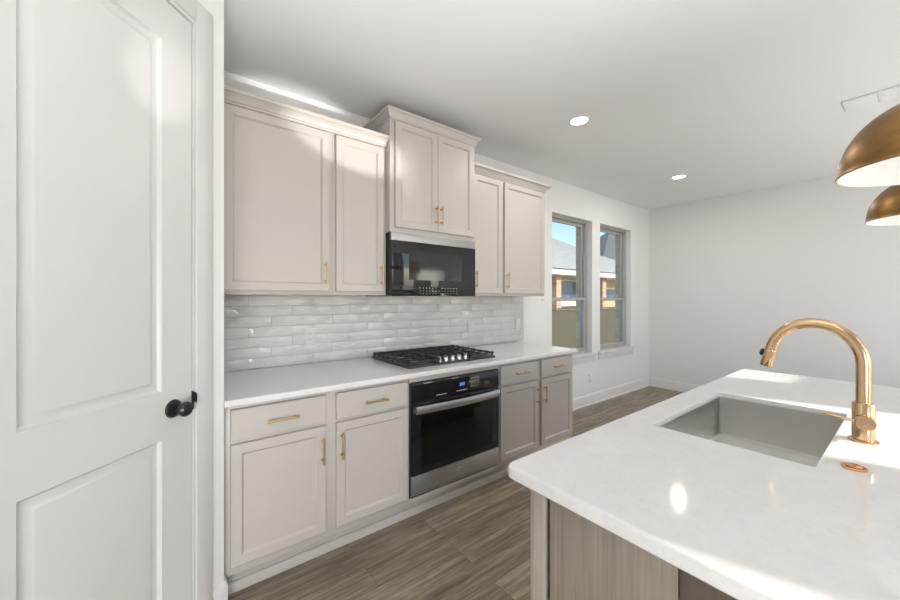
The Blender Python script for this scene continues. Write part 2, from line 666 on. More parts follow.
# casing round the door (trim), stepped face
mb = MB()
for (t0, t1, z0, z1) in [(0.010, 0.092, 0, DH + 0.10), (-DW - 0.092, -DW - 0.010, 0, DH + 0.10), (-DW - 0.010, 0.010, DH + 0.018, DH + 0.10)]:
    pbox(mb, t0, t1, z0, z1, -0.012, 0.004, 0.004)
pbox(mb, 0.003, 0.009, 0, DH + 0.01, -0.002, 0.11)
pbox(mb, -DW - 0.009, -DW - 0.003, 0, DH + 0.01, -0.002, 0.11)
pbox(mb, -DW - 0.003, 0.003, DH + 0.004, DH + 0.010, -0.002, 0.11)
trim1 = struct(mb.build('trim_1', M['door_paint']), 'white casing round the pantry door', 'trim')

# the door: slab with two moulded panels
door = bpy.data.objects.new('door_1', None)
COL.objects.link(door)
door.location = pw(-DW / 2, 0, 0)
struct(door, 'white two-panel pantry door with black knob at left edge of view', 'door')
pf = lambda u, v, d: pw(u, v, d + 0.004)


def door_face(z_ranges):
    mb = MB()
    t0, t1 = -DW, 0.0
    a, b = t0 + 0.130, t1 - 0.124
    zs = [0.012] + [z for r in z_ranges for z in r] + [DH]
    pbox(mb, t0, a, zs[0], DH, 0.004, 0.039)
    pbox(mb, b, t1, zs[0], DH, 0.004, 0.039)
    for i in range(0, len(zs), 2):
        pbox(mb, a, b, zs[i], zs[i + 1], 0.004, 0.039)
    return mb


RNG = [(0.24, 0.855), (1.027, 2.287)]
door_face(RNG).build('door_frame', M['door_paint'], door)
for (za, zb) in RNG:
    mb = MB()
    rect_loft(mb, pf, -DW + 0.130, -0.124, za, zb,
              [(0, 0.03), (0, 0.000), (0.003, 0.007), (0.009, 0.0120), (0.028, 0.0115), (0.036, 0.0058), (0.042, 0.0050)])
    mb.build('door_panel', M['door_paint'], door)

kt, kz = -0.080, 0.956
kc = Vector(pw(kt, kz, 0.004))
knob_axes = (U, Vector((0, 0, 1)), NR)
mb = MB()
mb.lathe([(0.0, 0), (0.033, 0), (0.033, 0.004), (0.030, 0.009), (0.016, 0.011), (0.0, 0.011)], kc, knob_axes, 40)
rose = mb.build('door_rosette', M['matte_black'], door)
mb = MB()
mb.lathe([(0.0, 0.0095), (0.011, 0.0095), (0.010, 0.022), (0.013, 0.030), (0.022, 0.036), (0.027, 0.046), (0.0265, 0.056), (0.020, 0.064), (0.008, 0.0665), (0.0, 0.0667)], kc, knob_axes, 40)
mb.build('door_knob', M['matte_black'], rose)
# strike plate with its curved lip on the jamb
mb = MB()
pl = []
for i in range(9):
    a = i / 8
    pl.append((0.001 + 0.001 * a, -0.003 - 0.016 * math.sin(a * math.pi / 2), 0.012 * (1 - math.cos(a * math.pi / 2))))
rings = []
for (t, d, w) in pl:
    rings.append([pw(t, 0.958 + 0.000, d), pw(t, 0.997 - w, d), pw(t + 0.003, 0.997 - w, d + 0.002), pw(t + 0.003, 0.958, d + 0.002)])
mb.loops(rings)
pbox(mb, 0.001, 0.004, 0.93, 1.0, -0.004, 0.02)
tag(mb.build('strike_plate', M['matte_black'], trim1), 'black strike plate')

# baseboards
BH = 0.135


def board_profile(th=0.014):
    return [(0, 0), (th, 0), (th, BH - 0.022), (th - 0.004, BH - 0.012), (th - 0.007, BH - 0.004), (0.004, BH), (0, BH)]


mb = MB()
pr_ = board_profile()
mb.prism(pr_, lambda p: (2.80, YB - p[0], p[1]), lambda p: (XR, YB - p[0], p[1]))
mb.prism([(0, 0), (0.024, 0), (0.022, 0.012), (0.014, 0.018), (0, 0.018)], lambda p: (2.80, YB - p[0], p[1]), lambda p: (XR, YB - p[0], p[1]))
struct(mb.build('baseboard_back', M['trim']), 'white baseboard below the windows', 'baseboard')
mb = MB()
mb.prism(pr_, lambda p: (XR - p[0], YB - 0.014, p[1]), lambda p: (XR - p[0], YF, p[1]))
mb.prism([(0, 0), (0.024, 0), (0.022, 0.012), (0.014, 0.018), (0, 0.018)], lambda p: (XR - p[0], YB - 0.014, p[1]), lambda p: (XR - p[0], YF, p[1]))
struct(mb.build('baseboard_right', M['trim']), 'white baseboard along the far wall', 'baseboard')
mb = MB()
# mitred round the pantry corner, then back to the cabinet
tn = math.tan(math.radians(22.5))
ringA = [pw(0.0925, z, -o) for o, z in pr_]
ringB = []
for o, z in pr_:
    p = DE + U * (TC + o * tn) + NR * o
    ringB.append((p.x, p.y, z))
ringC = [(cpt.x + o, 1.876, z) for o, z in pr_]
mb.loops([ringA, ringB, ringC])
struct(mb.build('baseboard_pantry', M['trim']), 'white baseboard wrapping the pantry corner', 'baseboard')

# ------------------------------------------------------------------ windows


def make_window(name, xa, xb, label):
    w = bpy.data.objects.new(name, None)
    COL.objects.link(w)
    w.location = ((xa + xb) / 2, YB + 0.1, WZ0)
    struct(w, label, 'window')
    y0 = YB + 0.07
    z0, z1 = WZ0 + 0.022, WZ1
    fw = 0.028
    mb = MB()
    for b in [(xa, xa + fw, z0, z1), (xb - fw, xb, z0, z1), (xa + fw, xb - fw, z1 - fw, z1), (xa + fw, xb - fw, z0, z0 + fw)]:
        mb.box(b[0], b[1], y0, y0 + 0.085, b[2], b[3], 0.003)
    mb.build('window_frame', M['vinyl'], w)
    zm = 1.35
    for nm, yo, za, zb in [('upper_sash', y0 + 0.045, zm - 0.02, z1 - fw), ('lower_sash', y0 + 0.010, z0 + fw, zm + 0.022)]:
        x0, x1 = xa + fw, xb - fw
        sw = 0.036
        mb = MB()
        for b in [(x0, x0 + sw, za, zb), (x1 - sw, x1, za, zb), (x0 + sw, x1 - sw, zb - sw, zb), (x0 + sw, x1 - sw, za, za + sw)]:
            mb.box(b[0], b[1], yo, yo + 0.032, b[2], b[3], 0.003)
        sash = mb.build(nm, M['vinyl'], w)
        mb = MB()
        mb.box(x0 + sw - 0.004, x1 - sw + 0.004, yo + 0.014, yo + 0.018, za + sw - 0.004, zb - sw + 0.004)
        mb.build('pane', M['glass'], sash)
    # balance covers in the jamb channels above the lower sash
    for xx in (xa + fw + 0.002, xb - fw - 0.014):
        mb = MB()
        mb.box(xx, xx + 0.012, y0 + 0.012, y0 + 0.040, zm + 0.03, 1.93, 0.002)
        mb.build('jamb_cover', M['vinyl'], w)
    # sash lock
    mb = MB()
    mb.box((xa + xb) / 2 - 0.03, (xa + xb) / 2 + 0.03, y0 + 0.012, y0 + 0.040, zm + 0.0225, zm + 0.036, 0.004)
    mb.build('sash_lock', M['vinyl'], w)
    mb = MB()
    mb.box(xa + 0.002, xb - 0.002, YB - 0.002, y0, WZ0 + 0.001, WZ0 + 0.022)
    mb.box(xa - 0.06, xb + 0.06, YB - 0.045, YB - 0.0005, WZ0 - 0.003, WZ0 + 0.022, 0.006)
    mb.build('window_sill', M['trim'], w)
    mb = MB()
    mb.box(xa - 0.04, xb + 0.04, YB - 0.014, YB - 0.0005, WZ0 - 0.085, WZ0 - 0.004, 0.004)
    mb.build('window_apron', M['trim'], w)
    return w


make_window('window_1', W1[0], W1[1], 'double-hung window next to the wall cabinets, nearer of the pair')
make_window('window_2', W2[0], W2[1], 'double-hung window nearer the far corner of the room')

# ------------------------------------------------------------------ backsplash (tiles are one surface)
mb = MB()
TZ0, TZ1 = 0.9145, 1.3785
TX0, TX1 = cpt.x + 0.001, 2.955
rh = (TZ1 - TZ0) / 7
per = 0.400
offs = [0.376, 0.237, 0.108]
for r in range(7):
    zt = TZ1 - r * rh
    zb = zt - rh
    x = offs[r % 3] - 2 * per
    while x < TX1:
        a, b = max(x, TX0), min(x + per, TX1)
        if b - a > 0.015:
            g = 0.0011
            n0 = len(mb.bm.verts)
            yf = YB - 0.0095 + random.uniform(-0.0006, 0.0006)
            mb.bm.verts.ensure_lookup_table()
            tx = random.uniform(-0.0012, 0.0012)
            tz = random.uniform(-0.0009, 0.0009)

            def fn(u, v, d, yf=yf, a=a, b=b, zb=zb, zt=zt, tx=tx, tz=tz):
                if d > 0.006:
                    return (u, YB - 0.002, v)
                return (u, yf + d + tx * ((u - a) / (b - a) - 0.5) + tz * ((v - zb) / (zt - zb) - 0.5), v)
            rect_loft(mb, fn, a + g, b - g, zb + g, zt - g, [(0, 0.009), (0, 0.0025), (0.001, 0.0007), (0.003, 0)])
        x += per
bs = bpy.data.objects.new('backsplash', None)
COL.objects.link(bs)
bs.location = (1.5, YB, TZ0)
tag(bs, 'glossy white long-tile backsplash between counter and wall cabinets', 'backsplash')
mb.build('tile_field', M['tile'], bs)
mb = MB()
mb.box(TX0, TX1, YB - 0.0075, YB - 0.0005, TZ0, TZ1)
mb.build('grout_bed', M['grout'], bs)
mb = MB()
mb.box(TX1, TX1 + 0.006, YB - 0.011, YB - 0.0005, TZ0, TZ1 - 0.001)
mb.build('edge_trim', M['trim'], bs)

# ------------------------------------------------------------------ base cabinets
DF = 1.86        # door faces
FF = DF + 0.021  # face frame
CT0, CT1 = 0.884, 0.914
TOE = 1.945


def base_cab(label, x0, x1, group):
    t = thing('base_cabinet', label, 'cabinet', ((x0 + x1) / 2, 2.2, 0), group)
    mb = MB()
    mb.box(x0, x1, FF, YB - 0.012, 0.115, CT0 - 0.0005, 0.0015)
    mb.build('carcass', M['cabinet'], t)
    mb = MB()
    mb.box(x0 + 0.001, x1 - 0.001, TOE, YB - 0.05, 0.0, 0.114)
    mb.build('toe_kick', M['cabinet'], t)
    return t


GB = 'base cabinets along the back wall'
bl = base_cab('greige base cabinet left of the oven, two drawers over two doors', cpt.x + 0.0012, 1.128, GB)
for (a, b) in [(0.203, 0.626), (0.682, 1.115)]:
    dr = slab(a, b, 0.722, 0.862, DF).build('drawer', M['cabinet'], bl)
    pull((a + b) / 2 + 0.005, 0.787, DF, 0.140, False, dr)
for (a, b, hx) in [(0.203, 0.626, 0.606), (0.682, 1.115, 0.706)]:
    d = shaker(a, b, 0.157, 0.704, DF).build('door', M['cabinet'], bl)
    pull(hx, 0.585, DF, 0.135, True, d)
brt = base_cab('greige base cabinet right of the oven, two drawers over two doors', 1.889, 2.812, GB)
for (a, b) in [(1.906, 2.334), (2.373, 2.798)]:
    dr = slab(a, b, 0.720, 0.862, DF).build('drawer', M['cabinet'], brt)
    pull((a + b) / 2 + 0.005, 0.790, DF, 0.140, False, dr)
for (a, b, hx) in [(1.906, 2.334, 2.312), (2.373, 2.798, 2.398)]:
    d = shaker(a, b, 0.164, 0.704, DF).build('door', M['cabinet'], brt)
    pull(hx, 0.585, DF, 0.135, True, d)
# oven housing
oh = thing('oven_cabinet', 'greige housing around the built-in oven, with filler rail above', 'cabinet', (1.5085, 2.2, 0))
mb = MB()
mb.box(1.1285, 1.146, FF + 0.001, YB - 0.012, 0.115, CT0 - 0.0005)
mb.box(1.871, 1.8885, FF + 0.001, YB - 0.012, 0.115, CT0 - 0.0005)
mb.box(1.146, 1.871, FF, YB - 0.012, 0.115, 0.14)
mb.box(1.146, 1.871, FF + 0.60, YB - 0.012, 0.14, CT0 - 0.0005)
mb.build('carcass', M['cabinet'], oh)
mb = MB()
mb.box(1.1285, 1.8885, FF - 0.014, FF + 0.006, 0.851, CT0 - 0.001, 0.002)
mb.build('filler_rail', M['cabinet'], oh)
mb = MB()
mb.box(1.129, 1.888, TOE, YB - 0.05, 0, 0.114)
mb.build('toe_kick', M['cabinet'], oh)
# shoe moulding along the whole run
mb = MB()
mb.prism([(0, 0), (0.016, 0), (0.016, 0.030), (0.012, 0.040), (0.004, 0.046), (0, 0.046)],
         lambda p: (cpt.x + 0.002, TOE - 0.0005 - p[0], p[1]), lambda p: (2.812, TOE - 0.0005 - p[0], p[1]))
tag(mb.build('shoe_moulding', M['cabinet'], loc=(1.5, TOE, 0)), 'long greige strip along the floor under the base cabinets', 'moulding')

# ------------------------------------------------------------------ countertop on the base cabinets


def rounded_rect(x0, x1, y0, y1, r, n=6):
    pts = []
    for (cx, cy, a0) in [(x1 - r[0], y0 + r[0], -90), (x1 - r[1], y1 - r[1], 0), (x0 + r[2], y1 - r[2], 90), (x0 + r[3], y0 + r[3], 180)]:
        rr = r[len(pts) // (n + 1)]
        for i in range(n + 1):
            a = math.radians(a0 + 90 * i / n)
            pts.append((cx + rr * math.cos(a), cy + rr * math.sin(a)))
    return pts


def slab_top(x0, x1, y0, y1, z0, z1, rad, edge=0.007, hole=None, hole_r=0.02):
    mb = MB()
    rings = []

    def ring(ins, z):
        rr = [max(q - ins, 0.0004) for q in rad]
        return [(x, y, z) for x, y in rounded_rect(x0 + ins, x1 - ins, y0 + ins, y1 - ins, rr)]
    rings.append(ring(edge * 0.6, z0))
    rings.append(ring(0, z0 + edge * 0.6))
    for i in range(5):
        a = math.pi / 2 * i / 4
        rings.append(ring(edge * (1 - math.cos(a)), z1 - edge + edge * math.sin(a)))
    rings.append(ring(edge + 0.004, z1))
    rings.append(ring(edge + 0.010, z1))
    if hole:
        hx0, hx1, hy0, hy1 = hole
        hr = [hole_r] * 4

        def hring(e, z):
            return [(x, y, z) for x, y in rounded_rect(hx0 - e, hx1 + e, hy0 - e, hy1 + e, [hole_r + e] * 4)]
        rings += [hring(0.014, z1), hring(0.008, z1), hring(0.003, z1), hring(0.0008, z1 - 0.0008), hring(0, z1 - 0.003), hring(0, z1 - 0.020), hring(0.012, z1 - 0.020), hring(0.012, z0)]
        rings.append(rings[0])
        n = len(rings[0])
        vr = [[mb.bm.verts.new(Vector(p)) for p in rg] for rg in rings[:-1]]
        vr.append(vr[0])
        for a, b in zip(vr[:-1], vr[1:]):
            for i in range(n):
                j = (i + 1) % n
                mb.bm.faces.new((a[i], a[j], b[j], b[i]))
    else:
        mb.loops(rings)
    return mb


ct = slab_top(cpt.x + 0.001, 2.838, 1.83, YB - 0.0115, CT0, CT1, [0.012, 0.001, 0.001, 0.001])
tag(ct.build('countertop', M['quartz'], loc=(1.5, 2.2, CT0)), 'white quartz countertop along the back wall carrying the cooktop', 'countertop')

# ------------------------------------------------------------------ wall oven
ov = thing('wall_oven', 'black and stainless built-in oven below the cooktop', 'oven', (1.508, 2.1, 0.14))
OX0, OX1 = 1.132, 1.884
mb = MB()
mb.box(OX0 + 0.014, OX1 - 0.015, FF + 0.001, FF + 0.56, 0.146, 0.842, 0.003)
mb.build('oven_body', M['black_metal'], ov)
OY = 1.861
mb = MB()
mb.box(OX0, OX1, OY + 0.0105, FF - 0.0004, 0.150, 0.846, 0.003)
mb.build('front_frame', M['black_metal'], ov)
mb = MB()
mb.box(OX0 + 0.006, OX1 - 0.004, OY - 0.002, OY + 0.012, 0.722, 0.842, 0.003)
cp = mb.build('control_panel', M['black_glass'], ov)
mb = MB()
mb.box(1.508, 1.556, OY - 0.0028, OY - 0.0015, 0.776, 0.803)
dsp = mb.build('display', M['blue_led'], cp)


def seg_digit(mb, ch, x, z, w, h, yf, s):
    segs = {'0': 'abcdef', '1': 'bc', '2': 'abged', '3': 'abgcd', '5': 'afgcd', '7': 'abc', ':': ''}
    for k in segs.get(ch, ''):
        if k in 'agd':
            zz = {'a': z + h, 'g': z + h / 2, 'd': z}[k]
            mb.box(x, x + w, yf - 0.0006, yf, zz - s / 2, zz + s / 2)
        else:
            xx = x + (w if k in 'bc' else 0)
            za = z + (h / 2 if k in 'bf' else 0)
            mb.box(xx - s / 2, xx + s / 2, yf - 0.0006, yf, za, za + h / 2)


mb = MB()
for i, ch in enumerate('1207'):
    seg_digit(mb, ch, 1.512 + i * 0.011 + (0.003 if i > 1 else 0), 0.782, 0.006, 0.014, OY - 0.0028, 0.002)
mb.build('digits', M['blue_digit'], cp)
mb = MB()
for i in range(5):
    mb.box(1.325 + i * 0.017, 1.335 + i * 0.017, OY - 0.0026, OY - 0.0018, 0.745, 0.750)
mb.build('button_marks', M['glyph'], cp)
mb = MB()
for i in range(5):
    mb.box(1.487 + i * 0.019, 1.497 + i * 0.019, OY - 0.0026, OY - 0.0018, 0.746, 0.752)
mb.build('button_marks', M['glyph'], cp)
mb = MB()
for i in range(4):
    for j in range(4):
        mb.box(1.612 + i * 0.022, 1.618 + i * 0.022, OY - 0.0026, OY - 0.0018, 0.758 + j * 0.018, 0.764 + j * 0.018)
mb.build('button_marks', M['glyph'], cp)
mb = MB()
for i in range(2):
    for j in range(2):
        mb.box(1.742 + i * 0.024, 1.751 + i * 0.024, OY - 0.0026, OY - 0.0018, 0.756 + j * 0.016, 0.760 + j * 0.016)
mb.build('button_marks', M['glyph'], cp)
mb = MB()
mb.box(OX0 + 0.006, OX1 - 0.004, OY - 0.004, OY + 0.012, 0.283, 0.716, 0.004)
od = mb.build('oven_door', M['black_glass'], ov)
mb = MB()
mb.box(OX0 + 0.075, OX1 - 0.073, OY - 0.0052, OY - 0.0042, 0.318, 0.64)
mb.build('door_window', M['oven_window'], od)
# bowed strap handle
mb = MB()
n = 22
rings = []
for i in range(n + 1):
    u = i / n
    x = 1.158 + u * (1.864 - 1.158)
    bow = math.sin(math.pi * u)
    y = OY - 0.026 - 0.022 * bow
    zc = 0.683
    hh = 0.024
    rings.append([(x, y + 0.006, zc - hh), (x, y - 0.001, zc - hh + 0.002), (x, y - 0.0045, zc - hh * 0.3), (x, y - 0.0045, zc + hh * 0.3), (x, y - 0.001, zc + hh - 0.002), (x, y + 0.006, zc + hh)])
mb.loops(rings)
hd = mb.build('handle', M['stainless'], od)
for x in (1.160, 1.846):
    mb = MB()
    mb.box(x, x + 0.016, OY - 0.026, OY - 0.0045, 0.664, 0.692, 0.003)
    mb.build('handle_mount', M['stainless'], od)
mb = MB()
mb.box(OX0 + 0.006, OX1 - 0.004, OY - 0.004, OY + 0.012, 0.176, 0.281, 0.003)
lp = mb.build('lower_panel', M['stainless'], ov)
# small round emblem with strokes beneath
mb = MB()
ec = (1.508, 0.229)
prev = [(ec[0] + 0.013 * math.cos(2 * math.pi * k / 24), OY - 0.0042, ec[1] + 0.013 * math.sin(2 * math.pi * k / 24)) for k in range(21)]
mb.tube(prev, 0.0019, 6)
for i in range(4):
    mb.box(1.482 + i * 0.004, 1.4835 + i * 0.004, OY - 0.0046, OY - 0.004, 0.2265, 0.2315)
    mb.box(1.5245 + i * 0.004, 1.526 + i * 0.004, OY - 0.0046, OY - 0.004, 0.2265, 0.2315)
mb.box(1.503, 1.513, OY - 0.0046, OY - 0.004, 0.2285, 0.2298)
mb.build('emblem', M['glyph'], lp)
mb = MB()
mb.box(OX0 + 0.006, OX1 - 0.004, OY + 0.004, OY + 0.011, 0.158, 0.168, 0.001)
mb.build('vent_strip', M['stainless'], ov)

# ------------------------------------------------------------------ gas cooktop
ck = thing('gas_cooktop', 'black gas cooktop with iron grates set in the back counter', 'cooktop', (1.565, 2.23, CT1))
KX0, KX1, KY0, KY1 = 1.178, 1.945, 1.955, 2.495
KT = CT1 + 0.013
mb = slab_top(KX0, KX1, KY0, KY1, CT1 + 0.0003, KT, [0.012] * 4, 0.004)
mb.build('burner_tray', M['black_metal'], ck)
GZ = KT + 0.028
burn = [(1.325, 2.09, 0.034), (1.325, 2.36, 0.042), (1.565, 2.30, 0.052), (1.80, 2.10, 0.042), (1.80, 2.36, 0.034)]
for (x, y, r) in burn:
    mb = MB()
    mb.lathe([(0, 0.0002), (r + 0.012, 0.0002), (r + 0.010, 0.005), (r, 0.007), (r, 0.012), (0, 0.012)], (x, y, KT), 'z', 28)
    bb = mb.build('burner', M['stainless'], ck)
    mb = MB()
    mb.lathe([(0, 0.0125), (r - 0.004, 0.0125), (r - 0.003, 0.017), (r - 0.008, 0.019), (0, 0.0195)], (x, y, KT), 'z', 28)
    mb.build('burner_cap', M['cast_iron'], bb)


def grate(x0, x1, y0, y1, cut_front):
    """cast iron grate: frame bars, feet, fingers"""
    mb = MB()
    w = 0.011
    yf = y0
    for b in [(x0, x1, yf, yf + w), (x0, x1, y1 - w, y1), (x0, x0 + w, yf, y1), (x1 - w, x1, yf, y1)]:
        mb.box(b[0], b[1], b[2], b[3], GZ - 0.012, GZ, 0.002)
    nb = 5
    for i in range(1, nb + 1):
        y = yf + (y1 - yf) * i / (nb + 1)
        mb.box(x0 + w, x1 - w, y - 0.004, y + 0.004, GZ - 0.010, GZ + 0.001, 0.0015)
    mb.box((x0 + x1) / 2 - 0.004, (x0 + x1) / 2 + 0.004, yf, y1, GZ - 0.010, GZ + 0.001, 0.0015)
    # row of side feet / raised fingers
    nf = 8
    for i in range(nf):
        y = yf + 0.008 + (y1 - yf - 0.027) * i / (nf - 1)
        for x in (x0, x1 - w):
            mb.box(x, x + w, y, y + 0.011, KT + 0.0003 if i in (0, nf - 1, 3) else GZ - 0.02, GZ + 0.003, 0.0015)
    return mb.build('grate', M['cast_iron'], ck)


grate(KX0 + 0.008, 1.432, KY0 + 0.012, KY1 - 0.010, False)
grate(1.437, 1.694, 2.085, KY1 - 0.010, True)
grate(1.699, KX1 - 0.008, KY0 + 0.012, KY1 - 0.010, False)
for i in range(5):
    x = 1.447 + i * 0.059
    y = 2.005
    mb = MB()
    mb.lathe([(0, 0.0004), (0.0205, 0.0004), (0.020, 0.006), (0.0175, 0.009), (0.0165, 0.024), (0.0145, 0.027), (0, 0.0275)], (x, y, KT), 'z', 28)
    kb = mb.build('knob', M['chrome'], ck)
    mb = MB()
    mb.box(x - 0.0055, x + 0.0055, y - 0.0165, y + 0.0165, KT + 0.0272, KT + 0.034, 0.002)
    mb.build('knob_grip', M['chrome'], kb)

# ------------------------------------------------------------------ wall cabinets
UF = 2.20
UB, UT = 1.382, 2.39


def wall_cab(label, x0, x1, d0, d1, hx, group):
    t = thing('wall_cabinet', label, 'cabinet', ((x0 + x1) / 2, 2.4, UB), group)
    mb = MB()
    mb.box(x0, x1, UF + 0.021, YB - 0.0005, UB, UT, 0.0015)
    mb.build('carcass', M['cabinet'], t)
    d = shaker(d0, d1, 1.405, 2.378, UF).build('door', M['cabinet'], t)
    pull(hx, 1.515, UF, 0.135, True, d)
    return t


GU = 'wall cabinets'
wall_cab('wide greige wall cabinet next to the pantry wall', cpt.x + 0.001, 0.785, 0.205, 0.762, 0.736, GU)
wall_cab('narrow greige wall cabinet left of the microwave', 0.786, 1.155, 0.804, 1.130, 1.108, GU)
wall_cab('narrow greige wall cabinet right of the microwave', 1.918, 2.287, 1.936, 2.268, 1.955, GU)
wall_cab('wide greige wall cabinet beside the window', 2.288, 2.868, 2.301, 2.850, 2.324, GU)

CROWN = [(0.000, 0.0), (0.006, 0.002), (0.008, 0.012), (0.014, 0.014), (0.018, 0.020), (0.024, 0.030), (0.036, 0.040), (0.042, 0.046), (0.048, 0.048), (0.050, 0.060), (0.050, 0.066), (0.0, 0.066)]


def crown_run(x0, x1, yf, z, left_ret, right_ret, k_out=1.0):
    mb = MB()
    rings = []
    cols = []
    for o, dz in CROWN:
        o *= k_out
        pts = []
        if left_ret:
            pts.append((x0 - o, YB - 0.001, z + dz))
            pts.append((x0 - o, yf - o, z + dz))
        else:
            pts.append((x0, yf - o, z + dz))
        if right_ret:
            pts.append((x1 + o, yf - o, z + dz))
            pts.append((x1 + o, YB - 0.001, z + dz))
        else:
            pts.append((x1, yf - o, z + dz))
        cols.append(pts)
    k = len(cols[0])
    mb.loops([[c[i] for c in cols] for i in range(k)])
    return mb


cm = crown_run(cpt.x + 0.001, 1.155, UF + 0.020, UT + 0.0005, False, False)
tag(cm.build('crown_moulding', M['cabinet'], loc=(0.66, 2.2, UT)), 'greige crown moulding over the two wall cabinets by the pantry', 'moulding', 'crown mouldings on the wall cabinets')
cm = crown_run(1.918, 2.868, UF + 0.020, UT + 0.0005, False, True)
tag(cm.build('crown_moulding', M['cabinet'], loc=(2.38, 2.2, UT)), 'greige crown moulding over the two wall cabinets by the window', 'moulding', 'crown mouldings on the wall cabinets')

# tall raised cabinet above the microwave
TF = 2.145
tb, tt = 1.813, 2.574
tc = thing('wall_cabinet', 'raised greige two-door wall cabinet above the microwave', 'cabinet', (1.52, 2.35, tb), GU)
mb = MB()
mb.box(1.1565, 1.9165, TF + 0.021, YB - 0.0005, tb, tt, 0.0015)
mb.build('carcass', M['cabinet'], tc)
for (a, b, hx) in [(1.191, 1.5385, 1.522), (1.5415, 1.889, 1.566)]:
    d = shaker(a, b, 1.846, 2.564, TF).build('door', M['cabinet'], tc)
    pull(hx, 1.967, TF, 0.135, True, d)
crown_run(1.1565, 1.9165, TF + 0.020, tt + 0.0005, True, True, 0.68).build('crown', M['cabinet'], tc)

# ------------------------------------------------------------------ microwave
mw = thing('microwave', 'black over-range microwave with stainless top strip', 'microwave', (1.51, 2.3, 1.378))
MX0, MX1, MF = 1.1595, 1.9065, 2.146
mb = MB()
mb.box(MX0, MX1, MF + 0.03, YB - 0.012, 1.378, 1.8115, 0.003)
mb.build('microwave_body', M['black_metal'], mw)
mb = MB()
mb.box(MX0, MX1, MF + 0.004, MF + 0.029, 1.754, 1.8115, 0.003)
mb.build('vent_grille', M['vent_steel'], mw)
mb = MB()
mb.box(MX0 - 0.001, MX1 + 0.001, MF, MF + 0.029, 1.378, 1.751, 0.003)
md = mb.build('microwave_door', M['black_glass'], mw)
mb = MB()
mb.box(1.295, 1.765, MF - 0.0008, MF + 0.001, 1.49, 1.688)
mb.build('door_window', M['mw_window'], md)
for i in range(13):
    mb = MB()
    for j in range(3):
        if i == 6 and j != 1:
            continue
        x = 1.385 + i * 0.0275
        mb.lathe([(0, 0), (0.0024 if j < 2 else 0.0034, 0), (0, -0.0006)], (x, MF - 0.0003, 1.394 + j * 0.0205), 'y', 8)
    mb.build('touch_mark', M['glyph'], md)
mb = MB()
mb.box(1.3, 1.74, MF + 0.06, MF + 0.30, 1.3745, 1.3785, 0.001)
mb.build('grease_filter', M['stainless'], mw)

# ------------------------------------------------------------------ outlets and switches


def plate(kind, label, cx, cz, yf, group, pm='plate'):
    t = thing('wall_outlet' if kind == 'outlet' else 'wall_plate', label, 'outlet' if kind == 'outlet' else 'wall plate', (cx, yf, cz), group)
    mb = MB()
    mb.box(cx - 0.036, cx + 0.036, yf - 0.006, yf, cz - 0.059, cz + 0.059, 0.0025)
    mb.build('cover_plate', M[pm], t)
    if kind == 'outlet':
        for dz in (-0.02, 0.02):
            mb = MB()
            mb.lathe([(0, 0), (0.0155, 0), (0.0155, -0.0016), (0, -0.0018)], (cx, yf - 0.0058, cz + dz), 'y', 20)
            rc = mb.build('receptacle', M[pm], t)
            mb = MB()
            for sx in (-0.006, 0.006):
                mb.box(cx + sx - 0.0012, cx + sx + 0.0012, yf - 0.0082, yf - 0.0074, cz + dz - 0.002, cz + dz + 0.007)
            mb.lathe([(0, 0), (0.0022, 0), (0, -0.0008)], (cx, yf - 0.0075, cz + dz - 0.007), 'y', 10)
            mb.build('slots', M['slot'], rc)
    else:
        mb = MB()
        mb.box(cx - 0.016, cx + 0.016, yf - 0.0085, yf - 0.0055, cz - 0.033, cz + 0.033, 0.002)
        mb.build('rocker', M[pm], t)
    return t


YT = YB - 0.0108
plate('outlet', 'white duplex outlet in the tiles left of the cooktop', 0.748, 1.098, YT, None)
plate('switch', 'narrow white wall plate in the tiles behind the right end of the cooktop', 2.214, 1.095, YT, None)
plate('switch', 'narrow white wall plate in the tiles next to their right-hand edge', 2.862, 1.090, YT, None)
plate('outlet', 'white duplex outlet low on the wall under the windows', 4.257, 0.333, YB - 0.0003, None, 'plastic')
mb = MB()
mb.lathe([(0, 0), (0.011, 0), (0.011, -0.004), (0.006, -0.006), (0.006, -0.022), (0.008, -0.024), (0.008, -0.03), (0, -0.031)], (3.28, YB - 0.0004, 1.345), 'y', 16)
tag(mb.build('wall_peg', M['chrome'], loc=(3.28, YB, 1.345)), 'tiny grey metal peg on the wall between the wall cabinet and window', 'peg')

# ------------------------------------------------------------------ island
IX0, IX1, IY0, IY1 = 0.709, 2.885, -0.76, 0.683
IT0 = 0.879
SK = (1.345, 2.064, 0.166, 0.574)
isl = thing('kitchen_island', 'stained brown wood island under the white quartz top', 'island', (1.8, 0.0, 0))
mb = MB()
BX0, BX1, BY0, BY1 = 0.752, 2.845, -0.42, 0.600
# open-topped body so the sink hangs inside
mb.box(BX0, BX1, BY1 - 0.010, BY1, 0.10, IT0 - 0.0005)
mb.box(BX0, BX1, BY0, BY0 + 0.02, 0.10, IT0 - 0.0005)
mb.box(BX0, BX0 + 0.02, BY0 + 0.02, BY1 - 0.010, 0.10, IT0 - 0.0005)
mb.box(BX1 - 0.02, BX1, BY0 + 0.02, BY1 - 0.010, 0.10, IT0 - 0.0005)
mb.box(BX0 + 0.02, BX1 - 0.02, BY0 + 0.02, BY1 - 0.010, 0.10, 0.12)
mb.build('carcass', M['stain'], isl)
mb = MB()
mb.box(BX0 + 0.03, BX1 - 0.03, BY0 + 0.03, BY1 - 0.07, 0, 0.0995)
mb.build('toe_kick', M['stain'], isl)
mb = MB()
mb.box(0.733, 0.7515, 0.566, 0.612, 0.0, IT0 - 0.0008, 0.002)
mb.box(0.7515, 0.80, 0.6005, 0.612, 0.0, IT0 - 0.0008)
